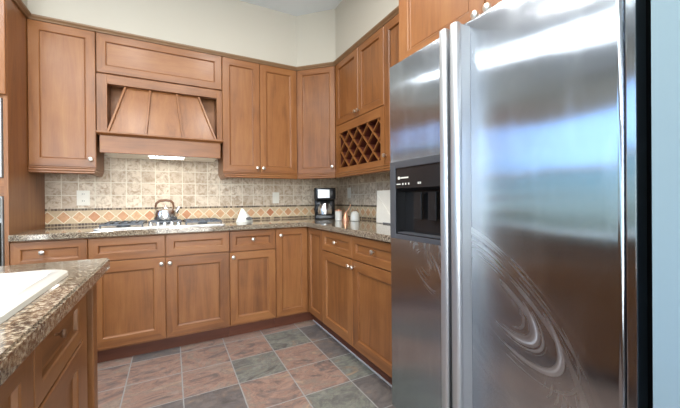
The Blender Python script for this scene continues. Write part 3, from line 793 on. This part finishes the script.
# jars and pots on the right-hand counter
t = thing('canister', 'small white straight-sided canister beside the coffee maker', 'canister', (1.392, 2.640, .9155))
MB().lathe([(.030, 0), (.033, .003), (.033, .088), (.031, .090)], n=24).build('body', 'ceramic', t, smooth=True)
MB().lathe([(.034, .0905), (.034, .097), (.012, .101), (.008, .108), (.004, .109)], n=24).build('lid', 'copper', t, smooth=True)
t = thing('copper_funnel', 'small copper cone-shaped pot with a slanting rod, between two white jars', 'pot', (1.440, 2.588, .9155))
MB().lathe([(.032, 0), (.033, .006), (.027, .030), (.015, .060), (.010, .078)], n=20).build('body', 'copper', t, smooth=True)
MB().tube([(.0, -.01, .075), (.022, -.02, .11), (.038, -.03, .150)], .0045).build('rod', 'copper', t, smooth=True)
t = thing('jar', 'squat white jar with rounded shoulders, nearest to the refrigerator', 'jar', (1.492, 2.505, .9155))
MB().lathe([(.040, 0), (.044, .004), (.042, .055), (.034, .076), (.022, .086), (.018, .090)], n=24).build('body', 'ceramic', t, smooth=True)
MB().lathe([(.020, .0905), (.020, .096), (.010, .100)], n=18).build('lid', 'brownh', t, smooth=True)
# white box file against the wall next to the refrigerator
t = thing('magazine_holder', 'tall white box with a diagonal seam, on the counter against the refrigerator', 'box', (1.515, 2.195, .9155), -PI/2)
MB().prism([(0, 0), (.33, 0), (.33, .270), (.012, .270)], .0, .10, 'y').build('body', 'white', t, .003)
MB().prism([(.004, .004), (.26, .010), (.018, .240)], -.0035, -.0002, 'y').build('flap', 'white', t, .001)
MB().box(.10, .30, -.006, -.0005, .0, .010).build('foot', 'rubber', t)

# ------------------------------------------------------------------ outlets and switch
def plate(name, label, cat, loc, rz, w_=.072, h_=.118, kind='duplex'):
    t = thing(name, label, cat, loc, rz)
    MB().box(-w_/2, w_/2, -.006, 0, -h_/2, h_/2).build('cover_plate', 'white', t, .002)
    if kind == 'duplex':
        for dz in (-.028, .028):
            s = MB().lathe([(.017, .0062), (.017, .0085), (.015, .009)], 0, 0, dz, 16, 'y', sy=.85).build('socket', 'white', t)
            q = MB()
            for dx in (-.006, .006): q.box(dx-.0015, dx+.0015, -.0102, -.0091, dz-.001, dz+.009)
            q.build('slots', 'dark', s)
    else:
        MB().box(-.008, .008, -.010, -.0062, -.018, .018).build('toggle', 'white', t, .002)
    return t
plate('wall_outlet', 'white duplex electrical outlet on the tiles left of the cooktop', 'outlet', (-.632, YW-.0085, 1.143), 0, .085, .122)
plate('light_switch', 'white switch plate on the back tiles between cooktop and coffee maker', 'switch', (.968, YW-.0085, 1.137), 0, .070, .115, 'toggle')
plate('light_switch', 'white switch plate on the right-hand tiles above the white jars', 'switch', (XW-.0085, 2.955, 1.184), -PI/2, .070, .115, 'toggle')

# ------------------------------------------------------------------ unseen ceiling lamps, added for fill light
k = 0
for lx, ly in ((-.4, 1.3), (.45, 1.45), (-.9, .3), (.1, .4)):
    t = thing('added_ceiling_lamp', 'round recessed fill lamp added above the kitchen, out of the picture', 'added ceiling light', (lx, ly, ZC-.004), 0, 'added ceiling lamps')
    MB().lathe([(.135, -.006), (.135, .003), (.115, .003), (.115, -.003)], n=24).build('trim_ring', 'trimw', t, smooth=True)
    MB().lathe([(.114, -.003), (.114, -.001)], n=24).build('diffuser', 'bulb', t)
    ld = bpy.data.lights.new('lamp', 'AREA'); ld.shape = 'DISK'; ld.size = .22; ld.energy = LAMP; ld.color = (1, .95, .89)
    lo = bpy.data.objects.new('lamp', ld); C.objects.link(lo); lo.location = (0, 0, -.012); lo.parent = t

for ly, wh in ((1.35, 'nearer the oven cabinet'), (-.55, 'beside the camera')):  # fixtures added out of view for fill and a streak in the refrigerator
    t = thing('added_strip_light', 'added long fluorescent ceiling fixture '+wh+', out of the picture', 'added ceiling light', (-1.3, ly, ZC-.001), 0)
    MB().box(-.07, .07, -.75, .75, -.045, -.001).build('housing', 'trimw', t, .004)
    MB().box(-.05, .05, -.72, .72, -.052, -.0455).build('diffuser', 'bulb', t)
    ld = bpy.data.lights.new('lamp', 'AREA'); ld.shape = 'RECTANGLE'; ld.size = .1; ld.size_y = 1.4; ld.energy = TUBE; ld.color = (.92, .97, 1)
    lo = bpy.data.objects.new('lamp', ld); C.objects.link(lo); lo.location = (0, 0, -.056); lo.parent = t
